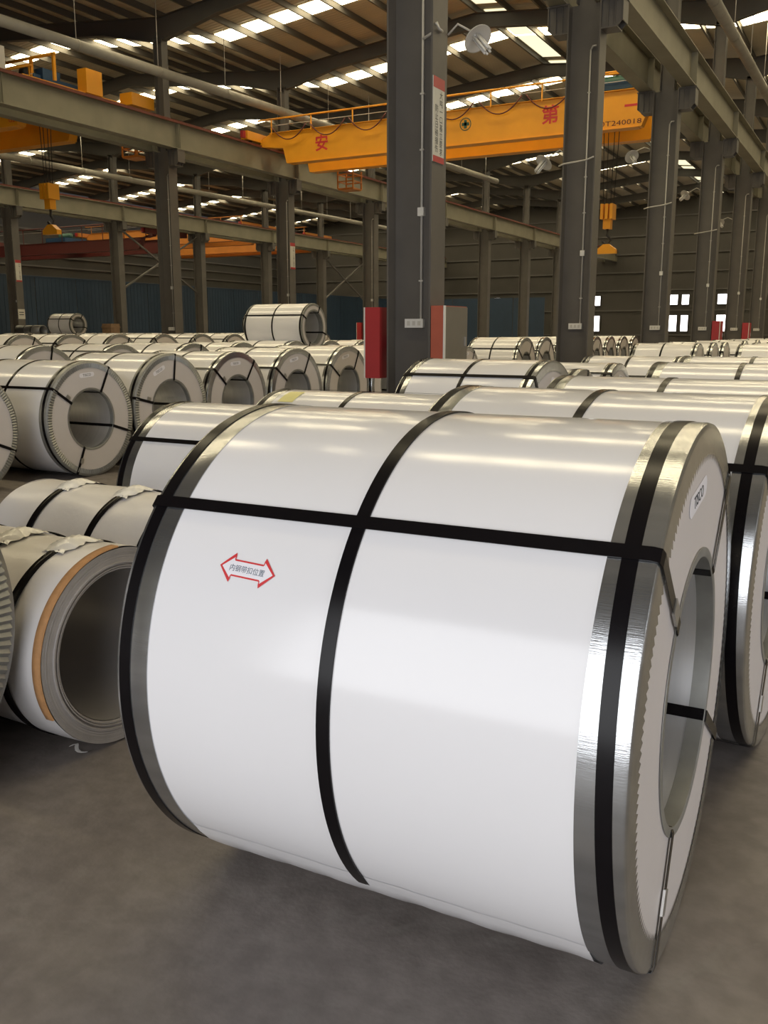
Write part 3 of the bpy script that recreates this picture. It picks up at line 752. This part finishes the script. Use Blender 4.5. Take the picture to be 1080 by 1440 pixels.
# red double-arrow sticker, bent round the wrap
def wrap_pt(u, v, ax, ang, rot, r):
    c, s = math.cos(rot), math.sin(rot); u, v = u * c - v * s, u * s + v * c
    a = math.radians(ang) - v / r
    return (ax + u, r * math.cos(a), r * math.sin(a))
AX, AA, AR = -0.283, 150.3, math.radians(-3.0)
def arrow_poly(l, hb, hh, hd):
    return [(-l, 0), (-l + hd, hh), (-l + hd, hb), (l - hd, hb), (l - hd, hh), (l, 0), (l - hd, -hh), (l - hd, -hb), (-l + hd, -hb), (-l + hd, -hh)]
po = arrow_poly(0.079, 0.0205, 0.036, 0.036); pi_ = arrow_poly(0.0725, 0.0165, 0.0275, 0.0322)
mb = MB()
def dense(poly, k=6):
    out = []
    for i in range(len(poly)):
        p, q = poly[i], poly[(i + 1) % len(poly)]
        out += [(p[0] + (q[0] - p[0]) * j / k, p[1] + (q[1] - p[1]) * j / k) for j in range(k)]
    return out
do, di = dense(po), dense(pi_); n = len(do)
mb.add([wrap_pt(u, v, AX, AA, AR, 0.6553) for u, v in do] + [wrap_pt(u, v, AX, AA, AR, 0.6553) for u, v in di],
       [(i, (i + 1) % n, (i + 1) % n + n, i + n) for i in range(n)])
st = obj('arrow_sticker', mb, 'sticker_red', fg, (0, 0, R0)); st['label'] = 'red double-headed arrow sticker'
w = MB(); grid = []
for (u0, u1, h0, h1) in ((-0.0725, -0.0403, 0.0, 0.0275), (-0.0403, 0.0403, 0.0165, 0.0165), (0.0403, 0.0725, 0.0275, 0.0)):
    N = 6; M = 6; vs = []
    for i in range(N + 1):
        u = u0 + (u1 - u0) * i / N; h = h0 + (h1 - h0) * i / N
        for j in range(M + 1): vs.append(wrap_pt(u, -h + 2 * h * j / M, AX, AA, AR, 0.6551))
    w.add(vs, [(i * (M + 1) + j, (i + 1) * (M + 1) + j, (i + 1) * (M + 1) + j + 1, i * (M + 1) + j + 1) for i in range(N) for j in range(M)])
obj('sticker_paper', w, 'sticker_white', st)
tm = text_mesh('内钢带扣位置', 0.0175, 'ink_blue', 0.0, 0.098, 0.0).copy()
for v in tm.vertices: v.co = wrap_pt(v.co.x, v.co.y, AX, AA, AR, 0.6556)
link('lettering', tm, st)
# folded film edge at the foot of the coil
flap = MB(); N = 40; vs = []
for i in range(N + 1):
    x = -0.53 + 1.06 * i / N; wob = 0.004 * math.sin(i * 1.3) + 0.003 * math.sin(i * 0.47)
    for a, r in ((219, 0.6545), (223, 0.6575), (228, 0.661 + wob * .3), (236, 0.661 + wob * 0.3), (244, 0.656)):
        aa = math.radians(a + wob * 40); vs.append((x, r * math.cos(aa), r * math.sin(aa)))
flap.add(vs, [(i * 5 + j, (i + 1) * 5 + j, (i + 1) * 5 + j + 1, i * 5 + j + 1) for i in range(N) for j in range(4)], True)
obj('film_seam', flap, 'film', fg, (0, 0, R0))

# ---- the row behind it (same lane as the foreground coil)
GF = 'coils in the lane of the foreground coil'
for i, (xf, cy, R, L, yaw, lb) in enumerate([
        (-0.285, 3.59, 0.647, 1.31, -2.6, 'white-wrapped coil directly behind the foreground coil, cut by the picture edge'),
        (-0.33, 4.97, 0.642, 1.25, 0, 'white-wrapped coil two behind the foreground coil, only its top showing'),
        (-0.20, 6.75, 0.655, 1.25, 0, 'white-wrapped coil three behind the foreground coil, only its top showing'),
        (-0.35, 8.55, 0.655, 1.25, 0, 'white-wrapped coil four behind the foreground coil, only its top showing')]):
    make_coil(lb, xf, cy, R, L, math.radians(yaw), math.radians(0 if i == 0 else random.uniform(-25, 25)), group=GF, eyes=EYE if i == 0 else EYE2)

# ---- next lane to the left
GR = 'coils in the lane left of the foreground coil'
ytag = None
for i, (xf, cy, R, L, yaw, roll, lb) in enumerate([
        (-2.4, 4.23, 0.556, 1.30, 0, 0.0, 'white-wrapped coil behind the left edge of the foreground coil, with a level black strap'),
        (-2.34, 5.36, 0.562, 1.40, 0, 30, 'white-wrapped coil with a yellow tag on top, below the red cabinet'),
        (-2.17, 6.6, 0.658, 1.05, -1.4, -18, 'white-wrapped coil standing before the nearest column and its cabinets'),
        (-2.34, 8.0, 0.60, 1.2, 0, 20, 'white-wrapped coil, small part of it showing, behind the one at the nearest column'),
        (-2.36, 9.3, 0.607, 1.25, 0, -20, 'white-wrapped coil with a red mark on its end, before the second column'),
        (-2.0, 10.75, 0.625, 1.1, 0, -3, 'white-wrapped coil with a level strap, before the second column')]):
    c_ = make_coil(lb, xf, cy, R, L, math.radians(yaw), math.radians(roll), group=GR, eyes=EYE2 if i else EYE)
    if i == 1: ytag = c_
yt = MB(); vs = []
for i in range(7):
    for j in range(5):
        a = math.radians(100 + 4.5 * j); vs.append((-0.55 + 0.020 * i, 0.5645 * math.cos(a), 0.5645 * math.sin(a)))
yt.add(vs, [(i * 5 + j, (i + 1) * 5 + j, (i + 1) * 5 + j + 1, i * 5 + j + 1) for i in range(6) for j in range(4)], True)
obj('yellow_tag', yt, 'yellow_tag', ytag, (0, 0, 0.562))

# ---- lane on the far side of the aisle, ends facing the aisle
GL = 'coils whose ends face the aisle'
lane = [(5.55, 0.60), (7.08, 0.612), (8.36, 0.637), (9.66, 0.637), (11.02, 0.65), (12.50, 0.655), (13.85, 0.65), (15.2, 0.65), (17.2, 0.62)]
names = ['white-wrapped coil end cut by the picture edge, at the head of the aisle row', 'nearest whole white-wrapped coil in the aisle row, its round end facing the aisle',
         'second whole coil in the aisle row, its end facing the aisle', 'third whole coil in the aisle row, its end facing the aisle',
         'fourth whole coil in the aisle row, below the raised coil', 'fifth whole coil in the aisle row, touching the red cabinet',
         'coil of the aisle row tucked behind the red cabinet', 'coil of the aisle row tucked behind the nearest column', 'coil peeping out behind the grey cabinet door']
for i, (cy, R) in enumerate(lane):
    make_coil(names[i], -7.4 + random.uniform(-0.03, 0.03), cy, R, 1.28, 0, math.radians([0, 4, 24, -4, 2, 3, 0, 8, 0][i]), group=GL, ridged=i < 3, eyes=EYE2)
GL2 = 'coils beside the second column'
for i, cy in enumerate([20.55, 21.99, 23.43, 24.9, 26.5, 28.05, 29.6, 31.1]):
    make_coil('yellowish-white coil in the run past the nearest column, %s of that run' % ORD[i], -7.4, cy, 0.70, 1.25, 0, math.radians(random.uniform(-8, 8)), group=GL2, eyes=EYE2, full=False)

# ---- second and third rows beyond the aisle row
GM = 'second row of coils beyond the aisle'
for i, cy in enumerate([9.6, 11.15, 12.95, 14.4, 16.2, 17.6, 19.1, 20.6, 22.1]):
    make_coil('coil top in the second row beyond the aisle, %s counting from the left' % ORD[i], -10.9, cy, 0.665 if i not in (4, 5) else 0.672, 1.6 if i in (2, 4) else 1.25, 0, math.radians(random.uniform(-20, 20)), group=GM, eyes=EYE2, full=False)
GO = 'third row of coils beyond the aisle'
for i, cy in enumerate([14.1, 15.7, 17.2, 18.9, 20.7, 22.4, 24.0, 25.6, 27.2, 28.8]):
    make_coil('yellow-lit coil top in the third row beyond the aisle, %s counting from the left' % ORD[i], -18.5, cy, 0.735, 1.35, 0, math.radians(random.uniform(-20, 20)), group=GO, eyes=EYE2, full=False)
GQ = 'farthest row of coils before the blue hoarding'
for i in range(14):
    make_coil('far coil top against the blue hoarding, %s counting from the left' % ORD[i], -27.1, 23.3 + i * 1.52, 0.74, 1.3, 0, 0, group=GQ, eyes=EYE2, full=False, clip=False)

# ---- lanes further down on the near side
GG = 'coils between the third and fourth columns'
for i, (xf, cy) in enumerate([(-3.1, 18.1), (-3.06, 19.6), (-3.05, 21.0), (-3.1, 24.5), (-3.1, 27.0), (-3.1, 30.0), (-3.1, 34.0)]):
    make_coil('coil past the second column in the near lane, %s of the run by depth' % ORD[i], xf, cy, 0.655, 1.2, 0, math.radians(random.uniform(-15, 15)), group=GG, eyes=EYE2, full=False)
GH = 'coils by the far right corner'
for i, cy in enumerate([16.5, 18.2, 20.5, 23.5, 26.0, 29.0, 33.0, 38.0]):
    make_coil('distant coil top near the picture edge under the fifth column, %s by depth' % ORD[i], -0.95, cy, 0.66, 1.25, 0, math.radians(random.uniform(-15, 15)), group=GH, eyes=EYE2, full=False)

# ---- small coils stacked on top (large bore for their size)
def small_coil(label, x_face, cy, z, R, L, roll, group):
    t = thing('small_wrapped_coil', label, 'steel coil', (x_face - L / 2, cy, z), 0, group); h = L / 2; rb = R * 0.70
    P = dict(parent=t, loc=(0, 0, R), rot=(roll, 0, 0))
    link('wrap_sheet', sharp(MB().lathe([(-h + .003, R - 0.006), (-h + .003, R - 0.001), (h - .003, R - 0.001), (h - .003, R - 0.006)], 96).mesh('wrap_sheet', 'film'), 40), **P)
    for s in (-1, 1):
        prof = [(s * (h - 0.06), R - 0.002), (s * (h - 0.06), R + 0.002), (s * (h - 0.004), R + 0.002), (s * h, R - 0.004), (s * h, R - 0.05)]
        link('edge_ring', sharp(MB().lathe(prof, 96).mesh('edge_ring', 'galv_dull'), 30), **P)
        link('end_cover', MB().lathe([(s * (h - 0.004), rb), (s * (h - 0.004), R - 0.01)], 96).mesh('end_cover', 'paper'), **P)
        link('bore_ring', sharp(MB().lathe([(s * (h - 0.1), rb - 0.003), (s * (h + 0.002), rb - 0.003), (s * (h + 0.002), rb + 0.03)], 96).mesh('bore_ring', 'galv_dull'), 30), **P)
    link('bore_sleeve', MB().lathe([(-h + 0.01, rb), (h - 0.01, rb)], 96).mesh('bore_sleeve', 'bore_steel'), **P)
    for x in (-h + 0.035, 0.0, h - 0.035):
        link('hoop_strap', sharp(MB().lathe([(x - .017, R), (x - .017, R + 0.004), (x + .017, R + 0.004), (x + .017, R)], 96).mesh('hoop_strap', 'strap'), 40), **P)
    for a in (150, 62, -18, -118):
        link('eye_strap', eye_strap(a, R, h, rb, 0.034), **P)
    return t
small_coil('small white-wrapped coil lying on top of the rows, beside the red cabinet', -10.9, 16.9, 1.122, 0.5, 1.5, 0, 'coils lying on top of other coils')
small_coil('little white-wrapped coil perched on the far rows before the blue hoarding', -27.1, 25.58, 1.37, 0.423, 1.23, 0, 'coils lying on top of other coils')
small_coil('tiny coil perched beside the second column, past the nearest one', -18.5, 26.4, 1.35, 0.42, 1.2, 0, 'coils lying on top of other coils')

def bare_grey_coil(label, x_face, cy, z, R, L):
    t = thing('bare_steel_coil', label, 'steel coil', (x_face - L / 2, cy, z)); h = L / 2
    obj('steel_strip', sharp_mb(MB().lathe([(-h, R * 0.86), (-h, R), (h, R), (h, R * 0.86)], 72, closed=True)), 'bare_grey', t, (0, 0, R))
    for x in (-0.2, 0.2): obj('hoop_strap', MB().lathe([(x - .015, R), (x - .015, R + .003), (x + .015, R + .003), (x + .015, R)], 72), 'strap', t, (0, 0, R))
def sharp_mb(mb): return mb
bare_grey_coil('thin bare grey steel ring lying behind the little perched coil', -27.3, 24.05, 1.37, 0.2, 1.3)
bare_grey_coil('thin bare grey steel ring lying left of the red cabinet, on the far rows', -18.4, 28.0, 1.36, 0.2, 1.3)

# ---- open coils in loose film at the near left
def open_coil(label, x_face, cy, R, L, rb, roll_straps, yaw, kraft):
    t = thing('open_steel_coil', label, 'steel coil', (x_face - L / 2, cy, 0), yaw, 'small open coils in loose film'); h = L / 2
    # film, slightly wavy towards the ends
    seg, nx = 120, 14; vs = []
    for i in range(nx + 1):
        x = -h + L * i / nx
        for k in range(seg):
            a = 2 * PI * k / seg
            w = 0.0035 * math.sin(3 * a + i * 0.7) + 0.002 * math.sin(7 * a - i * 1.1)
            if math.sin(a) < -0.9: w = min(w, 0)
            r = R - 0.006 + w - 0.002; vs.append((x, r * math.cos(a), r * math.sin(a)))
    g = MB().add(vs, [(i * seg + k, i * seg + (k + 1) % seg, (i + 1) * seg + (k + 1) % seg, (i + 1) * seg + k) for i in range(nx) for k in range(seg)], True)
    obj('film_wrap', g, 'film_loose', t, (0, 0, R))
    rnd = random.Random(3)
    prof = []; r = R - 0.008; x = h + 0.004
    while r > rb + 0.003:
        dr = rnd.uniform(0.0035, 0.009) if r > rb + 0.03 else 0.0042
        st_ = rnd.uniform(-0.0012, 0.0012) if r > rb + 0.035 else rnd.choice([-0.006, 0.004, 0.0, 0.006])
        prof += [(x + st_, r), (x + st_, r - dr + 0.0008), (x + st_ - 0.004, r - dr + 0.0005)]
        r -= dr
    obj('strip_windings', MB().lathe(prof, 140, smooth=False), 'windings', t, (0, 0, R))
    obj('strip_windings', MB().lathe([(-h, R - 0.008), (-h, rb)], 96), 'windings', t, (0, 0, R))
    obj('bore_wall', MB().lathe([(-h, rb), (h - 0.004, rb)], 120), 'bore_dark', t, (0, 0, R))
    if kraft:
        kr = MB().lathe([(h - 0.030, R - 0.004), (h - 0.030, R + 0.002), (h + 0.004, R + 0.002), (h + 0.006, R - 0.004)], 110, a0=math.radians(88), a1=math.radians(208))
        obj('kraft_edge', kr, 'kraft', t, (0, 0, R))
    for x in roll_straps:
        hs = MB().lathe([(x - .019, R - 0.004), (x - .019, R + 0.0015), (x + .019, R + 0.0015), (x + .019, R - 0.004)], 120, a0=math.radians(97), a1=math.radians(440))
        s_ = obj('hoop_strap', hs, 'strap', t, (0, 0, R))
        # bunched film over the seal
        f = MB(); vs = []; n1, n2 = 12, 6
        for i in range(n1 + 1):
            for j in range(n2 + 1):
                a = math.radians(78 + 30 * i / n1); u = j / n2 - 0.5
                bulge = 0.022 * math.sin(PI * i / n1) * math.cos(PI * u) + 0.004 * math.sin(i * 2.1 + j * 1.7)
                rr = R + bulge; vs.append((x + u * (0.12 + 0.02 * math.sin(i)), rr * math.cos(a), rr * math.sin(a)))
        f.add(vs, [(i * (n2 + 1) + j, (i + 1) * (n2 + 1) + j, (i + 1) * (n2 + 1) + j + 1, i * (n2 + 1) + j + 1) for i in range(n1) for j in range(n2)], True)
        obj('film_fold', f, 'film_fold', t, (0, 0, R))
    return t
open_coil('open coil in loose film with a tan paper edge, dark bore showing', -2.42, 2.40, 0.375, 1.25, 0.283, (-0.2, 0.13, 0.43), math.radians(-1.0), True)
open_coil('small open coil in loose film behind the tan-edged one', -2.62, 3.25, 0.388, 1.2, 0.297, (-0.3, 0.10, 0.44), math.radians(-2.5), False)
make_coil('coil with a ridged grey edge ring, only a sliver at the picture edge', -2.5, 1.385, 0.615, 1.25, 0, 0.35, group='coils at the near left', ridged=True, full=False, eyes={}, clip=False)

# ---- scrap of white strapping on the floor
t = thing('plastic_scrap', 'curled scrap of white plastic strapping lying on the floor', 'scrap', (-2.49, 2.22, 0.0))
pts = [(0.09 * i / 10 - 0.04, 0.012 * math.sin(i * 0.9), 0.012 + 0.010 * math.sin(i * 0.62)) for i in range(11)]
sc = MB(); vs = []
for p in pts: vs += [(p[0], p[1] - 0.009, p[2] + 0.002), (p[0], p[1] + 0.009, p[2] - 0.002), (p[0], p[1] + 0.009, p[2] - 0.001), (p[0], p[1] - 0.009, p[2] + 0.003)]
sc.add(vs, [(i * 4 + k, (i + 1) * 4 + k, (i + 1) * 4 + (k + 1) % 4, i * 4 + (k + 1) % 4) for i in range(10) for k in range(4)])
obj('strip', sc, 'white_plastic', t)
